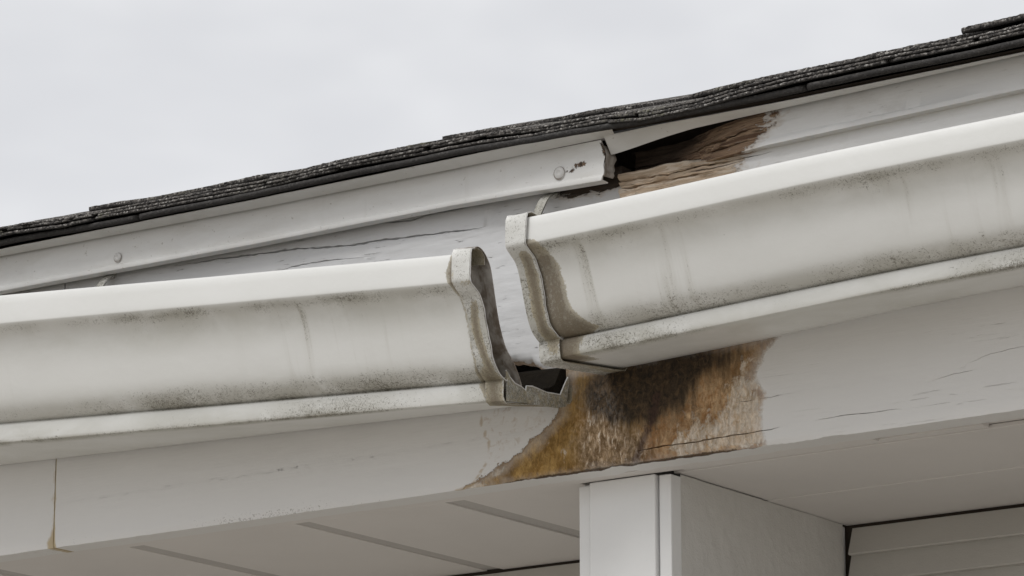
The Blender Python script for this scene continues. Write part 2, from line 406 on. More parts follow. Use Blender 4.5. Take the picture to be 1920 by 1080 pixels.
def board(name, x0, x1, zb, zt, face, thick, mat, parent, cracks=(), dx=.006, dz=.006, attrf=None, label=None, smooth=50, ends=None, under=None):
    """a plank: front face a grid whose rows follow real, recessed cracks; zb/zt/face are functions.
    a crack is a list of (x, z, width, depth) with width 0 at its ends"""
    nx = max(2, int((x1-x0)/dx)); V = []; rows = 0; Fc = []; A = {}
    xs = [lerp(x0, x1, i/nx) for i in range(nx+1)]
    for i, x in enumerate(xs):
        col = []; b, t = zb(x), zt(x)
        marks = [(b, 0, 0)]
        for c in cracks:
            z = table([(q[0], q[1]) for q in c], x); wd = table([(q[0], q[2]) for q in c], x); dp = table([(q[0], q[3]) for q in c], x)
            wd *= max(.15, 1+.9*N3(x*150, z*10, 3)); z += .0009*N3(x*110, len(marks)*7.3, 1)+.0010*N3(x*28, len(marks)*3.1, 5)
            wd = max(wd, .0005); z = clamp(z, b+.002, t-.002)
            marks.append((z, wd, dp))
        marks.append((t, 0, 0))
        for k in range(len(marks)-1):
            za = marks[k][0]+marks[k][1]/2; zc = marks[k+1][0]-marks[k+1][1]/2
            hgt = zt(lerp(x0, x1, .5))-zb(lerp(x0, x1, .5))
            ns = nseg[k] if i else None
            if i == 0:
                if k == 0: nseg = []
                nseg.append(max(1, int(abs(zc-za)/dz))); ns = nseg[k]
            for q in range(ns+1): col.append((lerp(za, zc, q/ns), 0.))
            if k < len(marks)-2:
                z, wd, dp = marks[k+1]
                col.append((z-wd*.28, dp)); col.append((z+wd*.28, dp))
        for z, dp in col:
            xx = x
            if ends: xx = ends(x, z, i == 0, i == nx)
            V.append((xx, face(xx, z)+dp, z))
            if attrf:
                for k_, v_ in attrf(xx, z, dp).items(): A.setdefault(k_, []).append(v_)
        rows = len(col)
    for i in range(nx):
        for j in range(rows-1):
            Fc.append((i*rows+j, (i+1)*rows+j, (i+1)*rows+j+1, i*rows+j+1))
    # back, bottom, top and ends
    o0 = len(V); 
    for i, x in enumerate(xs):
        for j in (0, rows-1):
            p = V[i*rows+j]; V.append((p[0], max(p[1], thick-.001)+.001 if p[1] > thick else thick, p[2]))
            for k_ in A: A[k_].append(under.get(k_, A[k_][i*rows+j]) if under and j == 0 else A[k_][i*rows+j])
    o1 = len(V)
    for i, x in enumerate(xs):      # the underside keeps its own paint a few millimetres behind the arris
        p = V[i*rows]; V.append((p[0], min(p[1]+.0060+.0045*N3(x*50, 6.), thick-.004), p[2]))
        for k_ in A: A[k_].append(under.get(k_, A[k_][i*rows]) if under else A[k_][i*rows])
    for i in range(nx):
        a, b = o0+2*i, o0+2*(i+1)
        Fc.append((i*rows, o1+i, o1+i+1, (i+1)*rows)); Fc.append((o1+i, a, b, o1+i+1)); Fc.append((i*rows+rows-1, (i+1)*rows+rows-1, b+1, a+1)); Fc.append((a, a+1, b+1, b))
    Fc.append(tuple([j for j in range(rows)]+[o0+1, o0, o1])); e = nx*rows
    Fc.append(tuple([e+j for j in range(rows)]+[o0+2*nx+1, o0+2*nx, o1+nx]))
    return mesh_obj(name, V, Fc, mat, parent, A, smooth, label)
def XZ(pts, y): return [(p.x, p.z) for p in (P(a, b, y=y) for a, b in pts)]
def crack(pts, y, wmax, dmax):
    """pts are (px, py) or (px, py, share of the full width)"""
    q = [P(a[0], a[1], y=y) for a in pts]; n = len(q)-1
    sh = [a[2] if len(a) > 2 else (1. if 0 < i < n else 0.) for i, a in enumerate(pts)]
    return [(p.x, p.z, wmax*k, dmax*min(1, 2*k)) for p, k in zip(q, sh)]

# ------------------------------------------------------------------ ground
gm = bmesh.new(); bmesh.ops.create_grid(gm, x_segments=40, y_segments=40, size=400)
g = bm_obj('ground', gm, M['ground']); g['kind'] = 'structure'; g['label'] = 'pale paving around the house'

# ------------------------------------------------------------------ house
XL, XR = -2.6, 2.4
ZB = 2.6300                      # underside of the beam
house = thing('house', 'white painted house eave with dark shingles, stained beam and porch column', 'house')

# wall behind the porch: lap siding above, plain wall lower down
WY = .436
COLX0, COLX1 = .050, .1685
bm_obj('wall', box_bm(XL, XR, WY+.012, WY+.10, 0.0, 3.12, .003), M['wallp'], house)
bm_obj('gap_shade_sheet', box_bm(XL+.05, XR-.05, WY+.0100, WY+.0125, 1.9, 2.66, 0), M['dark'], house)  # dark sheet added so the siding gaps look deep in shade
wall = [o for o in house.children if o.name == 'wall'][0]
def siding(x0, x1, k, me=None):
    zt = ZB-.0022-.0331*k; zb_ = zt-.0331
    prof = [(WY+.0095, zt+.006 if k else zt), (WY+.004, zt+.006 if k else zt), (WY-.0075, zb_+.0014), (WY-.0060, zb_), (WY+.0095, zb_)]
    nx = 60; secs = []
    for i in range(nx+1):
        x = lerp(x0, x1, i/nx)
        wv = .0006*N3(x*6, k*3.3, 2)
        secs.append([(x, p[0]-.0004*(k % 2), p[1]+wv) for p in prof])
    return loft('siding_board', secs, M['siding'], wall, smooth=25)
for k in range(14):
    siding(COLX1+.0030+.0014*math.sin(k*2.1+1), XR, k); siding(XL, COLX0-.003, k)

# porch columns: a core running back to the wall, a proud front panel; unseen next ones follow, the right one added to darken this bay
cy = .058
def column(dx_, label, side):
    c0, c1 = COLX0+dx_, COLX1+dx_
    colm = bm_obj('porch_column', box_bm(c0, c1-.0065, cy+.005, WY+.006, 0.0, ZB+.001, .0022), M['column'], house, label=label)
    bm_obj('front_panel', box_bm(.0655+dx_, .1515+dx_, cy-.004, cy+.0045, .0, ZB+.0005, .0018), M['column'], colm)
    bm_obj('corner_trim', box_bm(.1548+dx_, c1+.0015, cy-.0005, cy+.020, .0, ZB-.001, .0015), M['column'], colm)
    bm_obj('corner_trim', box_bm(c0-.0015, .0630+dx_, cy+.001, cy+.020, .0, ZB-.001, .0015), M['column'], colm)
    if not side:
        bm_obj('side_face', box_bm(c1-.0064, c1, cy+.0205, WY+.004, 0., ZB+.001, .001), M['column'], colm); return
    # rendered side of the column, slightly uneven
    V = []; Fc = []; ny, nzv = 90, 130
    for i in range(ny+1):
        for j in range(nzv+1):
            y = lerp(cy+.0195, WY-.006-.0022*max(0, N3(j*.31, 4.2)), i/ny); z = ZB+.0015-(j/nzv)*.65
            V.append((c1+.0010+.0009*FB(y*26, z*26, 1.)+.0005*FB(y*120, z*120, 3., 3)-.004*(y/WY), y, z))
    for i in range(ny):
        for j in range(nzv):
            a = i*(nzv+1)+j; Fc.append((a, a+nzv+1, a+nzv+2, a+1))
    n0 = len(V)
    for i in range(ny+1):
        for j in (0, nzv): V.append((c1-.006, V[i*(nzv+1)+j][1], V[i*(nzv+1)+j][2]))
    for i in range(ny):
        Fc.append((i*(nzv+1), n0+2*i, n0+2*i+2, (i+1)*(nzv+1)))
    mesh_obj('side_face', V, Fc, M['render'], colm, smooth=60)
column(0, 'white boxed porch column under the stained beam', True)
column(.80, 'unseen porch column added at the right to block sky light', False)
column(-1.5, 'unseen white boxed porch column at the far bay', False)

# beam (frieze board) in two lengths with a caulked joint; the stain is on the right one
BT = .034
jx0, jx1 = -.6790, -.6770
ST = XZ([(1062, 690), (1062, 730), (1048, 775), (1005, 822), (955, 860), (905, 893), (868, 915), (826, 931), (1000, 912), (1200, 884), (1420, 848), (1434, 832), (1432, 808), (1428, 775), (1436, 745), (1416, 705), (1432, 665), (1462, 628), (1300, 640)], 0)
TIDE = XZ([(896, 760), (903, 795), (916, 830), (912, 868), (886, 908), (850, 922)], 0)
TZ = XZ([(900, 765), (1055, 700), (1050, 770), (900, 890), (915, 860), (916, 830)], 0)
def blob(px, py, rx, ry):
    c = P(px, py, y=0); sx = abs(P(px+rx, py, y=0).x-c.x); sz = ry/1640
    return lambda x, z: math.exp(-(((x-c.x)/sx)**2+((z-c.z)/sz)**2))
cores = [blob(1185, 695, 105, 55), blob(1225, 750, 70, 55), blob(1300, 680, 80, 28), blob(1150, 745, 60, 45)]
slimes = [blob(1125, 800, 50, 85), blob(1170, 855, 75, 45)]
pales = [blob(1330, 800, 80, 30), blob(1395, 740, 34, 60), blob(1400, 815, 50, 26), blob(1290, 840, 50, 16), blob(880, 915, 30, 10), blob(925, 885, 24, 12)]
REDL = XZ([(1232, 740), (1222, 790), (1205, 830), (1190, 870)], 0)
xs_mid = P(1190, 790, y=0).x
def beam_attr(x, z, dp):
    near = -.02 < x-ST[7][0]+.03 and x < ST[11][0]+.06
    a = dict(stain_sd=.1, core=0., slime=0., pale=0., redrun=0., upper=0., rightside=0., tide=0., tidezone=0.)
    if near:
        a['stain_sd'] = sdf_poly(ST, x, z); a['core'] = min(1.2, sum(b(x, z) for b in cores))
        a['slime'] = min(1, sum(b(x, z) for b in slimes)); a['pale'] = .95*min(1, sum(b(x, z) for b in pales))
        a['redrun'] = math.exp(-(sd_line(REDL, x, z)/.007)**2); a['rightside'] = sstep(xs_mid-.05, xs_mid+.06, x)
        a['upper'] = sstep(2.672, 2.722, z)*.75; a['tide'] = math.exp(-(sd_line(TIDE, x, z)/.0022)**2); a['tidezone'] = sstep(.004, -.004, sdf_poly(TZ, x, z))
    a['edge'] = sstep(.022, 0, z-ZB)*clamp(.05+.9*N3(x*5, 3.3)+.7*math.exp(-((x+.42)/.12)**2))
    a['arris'] = sstep(.0060, .0008, z-ZB)*sstep(ST[7][0]-.01, ST[7][0]+.16, x)*sstep(.38, .25, x)*(.8+.35*N3(x*60, 1.))
    a['weather'] = sstep(.2, .6, x)*.8; a['caulk'] = math.exp(-(min(abs(x-jx0), abs(x-jx1))/.0035)**2)*(.55+.5*sstep(.03, 0, z-ZB))
    if dp > .0005 and a['stain_sd'] > 0: a['caulk'] = 0
    return a
def beam_zb(x): return ZB+.0007*N3(x*7, 1.7)+(.0022*abs(N3(x*26, 8.))+.0022*abs(N3(x*95, 2.)) if .0 < x < .42 else .0005*N3(x*60, 4.))
def beam_zt(x): return 2.751+.024*sstep(.30, .45, x)
def beam_face(x, z):
    y = .0005*FB(x*9, z*30, 2.)+.0012*sstep(.006, 0, z-ZB)+.0035*sstep(.006, .001, z-ZB)*sstep(-.02, .06, x)*sstep(.43, .34, x)*(.6+.6*N3(x*40, 3.))
    return y
bc = [
    crack([(1190, 846, 0), (1215, 842, .6), (1262, 834, .9), (1330, 824, 1), (1400, 812, .8), (1440, 806, .7), (1462, 801, 0), (1530, 788, 0), (1560, 783, .35), (1600, 776, .5), (1660, 770, .3), (1690, 767, 0)], 0, .0017, .004),
    crack([(1290, 762, 0), (1330, 756, .4), (1400, 752, .45), (1440, 745, .3), (1480, 737, .4), (1540, 727, .8), (1580, 719, 1), (1610, 714, .4), (1650, 707, 0), (1745, 716, 0), (1775, 704, .15), (1800, 698, .18), (1830, 692, 0)], 0, .0015, .005),
    crack([(1800, 690, 0), (1850, 667, .3), (1890, 655, .6), (1940, 643, 0)], 0, .0008, .0015),
]
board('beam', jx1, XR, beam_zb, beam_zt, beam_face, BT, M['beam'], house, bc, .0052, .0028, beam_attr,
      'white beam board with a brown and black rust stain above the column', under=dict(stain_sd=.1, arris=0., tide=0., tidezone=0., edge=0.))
board('beam', XL, jx0, beam_zb, beam_zt, beam_face, BT, M['beam'], house, (), .02, .006, beam_attr,
      'white beam board left of the yellowed caulk joint')
bm_obj('caulk_joint', box_bm(jx0+.0001, jx1-.0001, .0010, .03, ZB+.002, 2.749, 0), mat_plain('old_caulk', (.42, .33, .17), (.50, .42, .26), .7), house)
# timber trim between beam and soffit, a slot is left open further right
bm_obj('soffit_trim', box_bm(XL, .43, BT+.0015, .0565, ZB+.0015, ZB+.03, .001), M['soffit'], house)
bm_obj('soffit_trim', box_bm(.1785, .55, .0575, .0735, ZB+.0040, ZB+.03, .001), M['dark'] if False else M['soffit'], house)

# soffit: panels with sunk joints
sof = bm_obj('soffit', box_bm(XL, XR, BT+.004, WY+.011, ZB+.0085, ZB+.030, 0), M['soffit'], house)
ends_ = [XL, -1.36, -1.108, -.855, -.600, -.3435, -.1235]
for i in range(len(ends_)):
    a = ends_[i]+.012 if i else XL; b = ends_[i+1]-.012 if i+1 < len(ends_) else COLX0-.002
    bm_obj('soffit_panel', box_bm(a, b, .0585, WY+.008, ZB+.0025+.0006*math.sin(i*2.3), ZB+.0080, .0012), M['soffit'], sof)
M['batten'] = mat_plain('soffit_batten_paint', (.46, .435, .41), (.50, .48, .455), .6, 3., .25, 150., .0006, .15)
for bx_ in ends_[1:]:
    bm_obj('soffit_batten', box_bm(bx_-.0118, bx_+.0118, .0586, WY+.008, ZB+.0040, ZB+.0082, .0006), M['batten'], sof)
bm_obj('soffit_panel', box_bm(COLX1-.0060, XR, .0750, .262, ZB+.0030, ZB+.0080, .0012), M['soffit'], sof)
bm_obj('soffit_panel', box_bm(COLX1-.0060, XR, .2626, WY+.008, ZB+.0022, ZB+.0080, .0012), M['soffit'], sof)

# fascia boards -------------------------------------------------------------
RZ = [(P(*q, y=-.061).x, P(*q, y=-.061).z+.0013) for q in ((0, 464), (480, 370), (900, 283), (1150, 240), (1400, 195), (1920, 88))]
def rzf(x): return (table(RZ, x-.05)+table(RZ, x)+table(RZ, x+.05))/3   # eave line of the roof
def fb_zb(x): return 2.7655-.016*sstep(.0, .055, x)+.004*N3(x*60, 2.)+.0025*N3(x*170, 5.)
def fb_face(x, z): return .0009*FB(x*7, z*60, 4.)+.0007*FB(x*30, z*260, 9., 3)+.006*sstep(.006, 0, z-fb_zb(x))
def fb_attr(x, z, dp):
    r = sstep(.955-.018*sstep(.02, .13, x), .967, z+.004*N3(x*40, 7.))*sstep(-.07, .08, x)*1.1 if z > 2.9 else 0
    z9 = z-2.0
    r = sstep(.938, .947, z9+.003*N3(x*40, 7.))*sstep(.02, .09, x)*.95
    r = max(r, .62*sstep(.009, .0, z-fb_zb(x))*(x > -.05))
    return dict(rot=r, wet_shade=1. if z > 2.9 else .3, bleach=.6)  # top rot painted near-black for the shaded gap under the cover
fcr = [
    crack([(520, 507), (548, 500), (585, 493), (625, 487), (690, 482)], 0, .0013, .003),
    crack([(320, 500), (400, 487), (470, 478), (560, 467), (620, 464), (660, 459), (720, 449), (800, 440), (860, 433), (912, 425)], 0, .0019, .006),
    crack([(690, 424), (720, 416), (770, 414), (800, 403), (850, 394), (880, 388)], 0, .0016, .005),
]
jb = P(122, 530, y=0).x
board('fascia_board', jb+.001, .1475, fb_zb, lambda x: 2.966, fb_face, .019, M['board'], house, fcr, .0042, .0042, fb_attr,
      'weathered white fascia board with long cracks seen through the gutter gap', 60)
board('fascia_board', XL, jb-.001, fb_zb, lambda x: 2.966, fb_face, .019, M['board'], house, (), .02, .006, fb_attr,
      'white fascia board behind the far end of the long gutter', 60)

# right, lower board: proud by a centimetre, its end rotted away
LX = P(1157, 340, y=-.012).x
def lb_zt(x): return 2.9548+.0020*N3(x*22, 3.)*sstep(.5, .25, x)-.0016*sstep(.25, .15, x)
def lb_rot(x, z): return sstep(.355, .255, x-.35*(z-2.945)+.02*N3(x*16, z*90, 2.))
def lb_face(x, z):
    r = lb_rot(x, z)
    return -.012+r*(.0025+.0055*abs(FB(x*13, z*190, 3.))+.004*FB(x*40, z*330, 8.))+.0006*FB(x*9, z*60, 3.)
def lb_attr(x, z, dp): return dict(bleach=1., rot=clamp(1.0*sstep(.37, .25, x-.3*(z-2.945))), wet_shade=.0)
board('rotten_fascia_board', LX, XR, lambda x: 2.80, lb_zt, lb_face, .018, M['rotboard'], house,
      [crack([(1158, 352, .6), (1185, 348, 1), (1230, 340, .7), (1290, 328, .9), (1330, 321, 0)], -.012, .0024, .008), crack([(1158, 339, .5), (1200, 332, 1), (1250, 326, .5), (1310, 311, .8), (1350, 302, .6), (1400, 295, .5), (1450, 283, 0)], -.012, .0022, .008)], .0042, .0036, lb_attr,
      'lower fascia board with its brown end rotted to fibres', 60,
      ends=lambda x, z, a, b: x+(.003*N3(z*160, 3.)+.002*N3(z*420, 1.) if a else 0))

# right, upper board: painted, rotted and sunk back at its left end
UB = [(.15, 2.948)]+[(P(*q, y=-.023).x, P(*q, y=-.023).z) for q in ((1400, 281), (1920, 167))]
def ub_zb(x): return table(UB, x)+.0018*N3(x*30, 6.)*sstep(.42, .3, x)
def ub_zt(x): return table([(.15, 2.985), (.33, 2.9865), (.66, 2.9925), (XR, 2.9935)], x)
def ub_rot(x, z): return sstep(.405, .245, x-.9*(z-2.967)+.022*N3(x*14, z*70, 6.))
def ub_face(x, z):
    r = ub_rot(x, z)
    d = -.021+.040*sstep(.33, .175, x-.6*(z-2.967))+r*(.006*abs(FB(x*11, z*170, 7.))+.004*FB(x*36, z*300, 2.))
    d -= .0030*sstep(.0075, .0055, z-ub_zb(x))*sstep(.30, .36, x)   # moulded bead along the bottom
    return d+.0004*FB(x*8, z*40, 5.)
def ub_attr(x, z, dp): return dict(bleach=0., rot=clamp(1.0*sstep(.415, .27, x-.9*(z-2.967))), wet_shade=sstep(.275, .165, x-1.6*(z-2.962)))  # left end: dark rot, with the void's shade painted in
board('rotten_fascia_board', .152, XR, ub_zb, ub_zt, ub_face, .045, M['rotboard'], house,
      [crack([(1190, 312, .5), (1240, 300, 1), (1300, 288, .7), (1350, 281, 1), (1400, 271, .6), (1425, 266, 0)], -.01, .0026, .009), crack([(1270, 283, .5), (1310, 274, 1), (1350, 265, .8), (1385, 257, 1), (1430, 243, 0)], -.01, .0026, .010)], .0042, .0030, ub_attr,
      'upper fascia board with dark rot spreading from its torn end', 60)
bm_obj('sub_fascia', box_bm(XL, XR, .055, .09, 2.80, 3.02, .002), M['dark'], house)

# drip edges: bent strips under the shingles
def strip(name, x0, x1, f, endf0, endf1, label, step=.006, mat='trim'):
    secs = []; A = []
    nx = int((x1-x0)/step)
    for i in range(nx+1):
        x = lerp(x0, x1, i/nx); prof = f(x); s = []
        for k, (y, z) in enumerate(prof):
            xx = x
            if i == 0 and endf0: xx += endf0(k, z)
            if i == nx and endf1: xx += endf1(k, z)
            s.append((xx, y, z)); A.append(clamp(.35+.5*N3(x*30, k*.7))*(.55 if i in (0, nx) else .0) + .42*clamp(N3(x*55, k*.2, 3.)*1.6-.5)*(1 if z > rzf(x)-.003 else 0))
        secs.append(s)
    return loft(name, secs, M[mat], house, attrs={'chip': A}, label=label, smooth=30)
def ptab(y, *qs): return [(P(*q, y=y).x, P(*q, y=y).z) for q in qs]
DL = ptab(-.030, (0, 481), (480, 391), (900, 307), (1150, 258))
def drip_l(x):
    z = rzf(x); wv = .0008*N3(x*16, 2.)+.0004*N3(x*70, 8.); zb_ = table(DL, x)
    pull = .006*sstep(-.1, .16, x)
    return [(-.050-pull+wv, z+.0005+wv), (-.0485-pull+wv, z+.0015+wv), (-.0290-pull*.6, zb_+.0014), (-.0300-pull*.6, zb_)]
strip('drip_edge', XL, .166, drip_l, None, lambda k, z: (0, .0055, -.006, -.004)[k], 'long drip edge strip with a torn pointed end')
DR = ptab(-.0300, (1130, 290), (1152, 285), (1300, 241), (1400, 218), (1920, 102))
def drip_r(x):
    z = rzf(x)-.001; zb_ = table(DR, x); wv = .0005*N3(x*30, 5.)
    bk = .006*sstep(.24, .15, x)
    return [(-.0445+wv+bk, z+.0005+wv), (-.043+wv+bk, z+.0015), (-.0285+bk, zb_+.0014), (-.0300+bk, zb_)]
strip('drip_edge', .1500, XR, drip_r, None, None, 'drip edge strip above the rotted fascia')

# aluminium cover over the left fascia, loose and torn at its end
CT, CB = [], []
for tb_, qs in ((CT, ((0, 478), (480, 388), (900, 304), (1130, 262))), (CB, ((0, 547), (480, 458), (700, 415), (850, 386), (1000, 360), (1140, 338)))):
    for q in qs:
        y_ = table([(0, -.024), (850, -.024), (1060, -.030), (1140, -.034)], q[0]); p_ = P(*q, y=y_); tb_.append((p_.x, p_.z))
def cov_top(x): return table(CT, x)
def cov_bot(x): return table(CB, x)
def cov_y(x): return table([(-.76, -.024), (-.06, -.024), (.09, -.030), (.15, -.034)], x)+.0008*N3(x*9, 4.)
CE = P(1137, 300, y=-.032).x
NP = [(.0, .0, 0), (.0, .12, 0), (.0, .25, 0), (.0, .38, 0), (0, .5, 0), (.0, .62, 0), (.0, .74, 0), (.0002, .84, 0), (-.0009, .865, 0), (-.0013, .88, 0), (-.0013, .965, 0), (-.0008, .99, 0)]
secs = []; A = []; nx = int((CE-XL)/.005)
for i in range(nx+1):
    x = lerp(XL, CE, i/nx); t, b, y0 = cov_top(x), cov_bot(x), cov_y(x); s = []
    fr = [(y0+p[0]+.0010*math.sin(p[1]*math.pi)*N3(x*11, 3.), lerp(t, b, p[1])) for p in NP]
    bk = [(p[0]+.0014, p[1]+(.0003 if k == len(fr)-1 else 0)) for k, p in enumerate(fr)]
    loop = fr+[(y0+.012, b+.0002), (y0+.012, b+.0016), (y0+.0016, b+.0020)]+bk[::-1][2:]
    for k, (y, z) in enumerate(loop):
        v = (t-z)/(t-b); xx = x
        if i == nx:
            xx += table([(0, -.006), (.08, -.004), (.2, -.0015), (.38, .001), (.6, -.002), (.8, -.0015), (1, -.005)], v)+.0010*N3(z*520, 2.)
        s.append((xx, y, z))
        tri = sstep(.0, .006, xx-(CE-.0005-.020*max(0, (.62-v))*(1 if v > .08 else v/.08)))*(v < .66)
        sp1 = P(1085, 312, y=-.03)
        du, dv = (xx-sp1.x)*.97+(z-sp1.z)*.1, (z-sp1.z)-(xx-sp1.x)*.20
        spot = 1.35*math.exp(-((du/.019)**2+(dv/.0042)**2))
        sp2 = P(1048, 309, y=-.03); spot = max(spot, math.exp(-(((xx-sp2.x)/.004)**2+((z-sp2.z)/.003)**2)))
        A.append(max(tri*.95, spot*.78))
    secs.append(s)
cover = loft('fascia_cover', secs, M['trim'], house, attrs={'chip': A}, label='loose white aluminium fascia cover with a torn end')
# bent return at the torn end
secs = []
for k in range(13):
    v = .12+.74*k/12; z = lerp(cov_top(CE), cov_bot(CE), v); y0 = cov_y(CE)
    j = .001*N3(z*400, 1.)
    xe = CE+table([(0, -.006), (.08, -.004), (.2, -.0015), (.38, .001), (.6, -.002), (.8, -.0015), (1, -.005)], v)-.0016
    secs.append([(xe, y0+.0016, z), (xe+.003+j, y0+.018+.004*N3(z*200, 3.), z), (xe+.0018+j, y0+.018, z), (xe-.0012, y0+.0018, z)])
mesh = loft('bent_return', secs, M['rustmetal'], cover)
def screw(px, py, y, r, parent, name='nail_head'):
    c = P(px, py, y=y); bm = bmesh.new()
    ring = []
    for (rr, d) in ((1.0, 0), (1.0, -.0008), (.86, -.0016), (.45, -.0019), (.3, -.0012), (0.0, -.0011)):
        if rr == 0: ring.append([bm.verts.new((c.x, c.y+d, c.z))]); continue
        ring.append([bm.verts.new((c.x+r*rr*math.cos(q*math.pi/9), c.y+d, c.z+r*rr*math.sin(q*math.pi/9))) for q in range(18)])
    for a, b in zip(ring, ring[1:]):
        for q in range(18):
            if len(b) == 1: bm.faces.new((a[q], a[(q+1) % 18], b[0]))
            else: bm.faces.new((a[q], a[(q+1) % 18], b[(q+1) % 18], b[q]))
    bmesh.ops.recalc_face_normals(bm, faces=bm.faces)
    return bm_obj(name, bm, M['screw'], parent, 40)
for px, py, r in ((221, 482, .0054), (1049, 324, .0066)):
    c = P(px, py, y=-.03); yy = cov_y(c.x)-.0006
    screw(px, py, yy, r, cover)
    bm = bmesh.new(); res = bmesh.ops.create_cone(bm, cap_ends=True, segments=20, radius1=r*1.16, radius2=r*1.10, depth=.0008)
    c = P(px, py, y=yy)
    for v in bm.verts: v.co = Vector((c.x+v.co.x, yy-.0003+v.co.z*.5, c.z+v.co.y-.0006))
    bm_obj('washer', bm, M['rustmetal'], cover)

# roof: deck, starter strips, shingles ------------------------------------------
SL = R(19.5); CS, SN = math.cos(SL), math.sin(SL)
roof = thing('roof', 'x', 'x'); del roof['label']; del roof['category']; roof.parent = house
secs = []
for i in range(41):
    x = lerp(XL-.02, XR+.02, i/40); z = rzf(x)+.0028; y = -.046
    L = 3.4
    secs.append([(x, y, z), (x, y+L*CS, z+L*SN), (x, y+L*CS, z+L*SN+.012), (x, y, z+.0122)] if False else
                [(x, -.038, z), (x, -.038+L*CS, z+L*SN), (x, -.038+L*CS-.006*SN, z+L*SN+.006), (x, -.038-.003*SN, z+.003)])
loft('roof_deck', secs, M['dark'], roof)
shn = [0]
def shingle(x0, x1, s0, h0, thick, length, bumpy=1., curl=0., gran=1, dx=.0026, name='shingle', step_h=None):
    """a tab: s0 distance up the slope of its butt edge, h0 height above the deck"""
    shn[0] += 1; sd = shn[0]*13.7
    nx = max(4, int((x1-x0)/dx)); secs = []; A = []
    back = [.0, .0025, .006, .010, .016, .026, .05, length]
    for i in range(nx+1):
        x = lerp(x0, x1, i/nx)
        ed = min(i, nx-i)/nx*(x1-x0)
        wave = .0010*N3(x*9, sd)+.0004*N3(x*45, sd)
        yj = s0+bumpy*(.0018*N3(x*22, sd, 1.)+.0010*N3(x*170, sd, 2.))+.004*sstep(.006, 0, ed)
        lift = wave+curl*sstep(.12, 0., ed)
        xq = x+.716*max(0, s0)
        rl = .001*table(RL, xq) if bumpy > .5 else .0003*table(RL, xq)
        xe = 0
        rag = bumpy*(1+1.1*sstep(-.42, -.58, xq)+.5*math.exp(-((xq-.12)/.16)**2))
        yj += (rag-bumpy)*(.0030*N3(x*30, sd, 4.)+.0020*N3(x*120, sd, 5.)) if bumpy > .5 else 0
        lift += (rag-bumpy)*.0012*N3(x*26, sd, 8.)
        def pt(s, h): h += rl; return (x+xe, -.046+s*CS-h*SN, rzf(x)+.004+s*SN+h*CS)
        s_ = []
        b_ = h0+lift
        s_.append(pt(yj+length, h0-.001)); A.append(0)
        s_.append(pt(yj+.02, b_)); A.append(0)
        s_.append(pt(yj+.0012, b_)); A.append(0)
        s_.append(pt(yj, b_+thick*.25)); A.append(.05)
        s_.append(pt(yj-.0005+bumpy*.0012*N3(x*210, sd, 7.), b_+thick*.62)); A.append(gran*.55)
        for q, bk in enumerate(back):
            am = bumpy*(.0007*N3(x*170, bk*170, sd)+.0012*max(0, N3(x*330, bk*330, sd+3.)))
            lf = lift*sstep(.09, 0, bk)+h0-h0*0
            s_.append(pt(yj+bk+(0 if q else .0008), lf+thick+am*(1 if q < 7 else 0))); A.append(gran)
        secs.append(s_)
    return loft(name, secs, M['shingle'], roof, attrs={'gran': A}, smooth=70)
RL = [(-.80, 5.), (-.70, 5.), (-.62, 2.), (-.45, 1.), (-.32, -1.), (-.2, 2.), (.0, .5), (.072, -2.5), (.17, -2.5), (.215, -6.), (.28, -4.5), (.34, 0.), (.41, 3.), (.53, 4.), (.61, 3.), (.70, 6.), (.9, 4)]
def course(xs, s0, h0, thick, length, bumpy=1., curls=None, gran=1, gap=.004, dx=.0026, name='shingle'):
    for i, (a, b) in enumerate(zip(xs, xs[1:])):
        shingle(a+gap/2, b-gap/2, s0+.003*math.sin(i*1.9+s0*50), h0, thick, length, bumpy, (curls or {}).get(i, 0.), gran, dx, name)
# starter strip: smooth black edge
course([XL-.02, -1.45, -.505, .42, 1.31, XR+.02], -.016, .0, .0070, .2, .25, gran=.12, dx=.006, name='starter_shingle')
# first course and its laminates: thin, ragged layers
course([XL-.02, -1.58, -1.24, -.90, -.575, -.20, .17, .52, .88, 1.2, 1.6, 2.0, XR+.02], -.0150, .0076, .0036, .32, .9, {4: .001, 5: .0015})
course([XL-.02, -1.9, -1.42, -1.06, -.72, -.575, -.31, -.075, .0, .205, .62, .9, 1.25, 1.7, XR+.02], -.0110, .0116, .0034, .30, 1.0, {4: .001, 7: .0015, 8: .001}, gap=.007)
course([XL-.02, -1.7, -1.3, -.98, -.60, -.40, -.12, .10, .33, .50, .70, 1.05, 1.5, 1.9, XR+.02], -.0060, .0152, .0032, .30, 1.0, {5: .001, 8: .001}, gap=.006)
# second course up the slope, with lost tabs and one lifted laminate
J2 = [P(*q, y=.07).x for q in ((152, 400), (166, 388), (500, 330), (800, 265), (830, 256), (1188, 203), (1330, 172), (1812, 60))]
for a_, b_, th_, cu in ((XL-.02, -1.75, .005, 0), (-1.75, -1.3, .005, 0), (-1.3, -1.0, .0050, 0), (J2[1], J2[2], .0062, .003), (J2[2], J2[3], .0052, 0), (J2[4], J2[5], .0062, .0012), (J2[6], J2[7]-.004, .0052, 0), (J2[7], .90, .0060, .001), (.9, 1.4, .005, 0), (1.4, 1.8, .005, 0), (1.8, XR+.02, .005, 0)):
    shingle(a_+.002, b_-.002, .128+.003*math.sin(a_*9), .0188, th_, .32, 1.0, cu)
shingle(P(1814, 58, y=.01).x, .93, .052, .0222, .0062, .25, 1.0, .0015)
for c in range(1, 6):
    xs = [XL-.02]; 
    while xs[-1] < XR-.3: xs.append(xs[-1]+.30+.12*random.random())
    xs.append(XR+.02)
    course(xs, .128+.14*c, .0185, .006, .3, .8, dx=.012)
secs = []
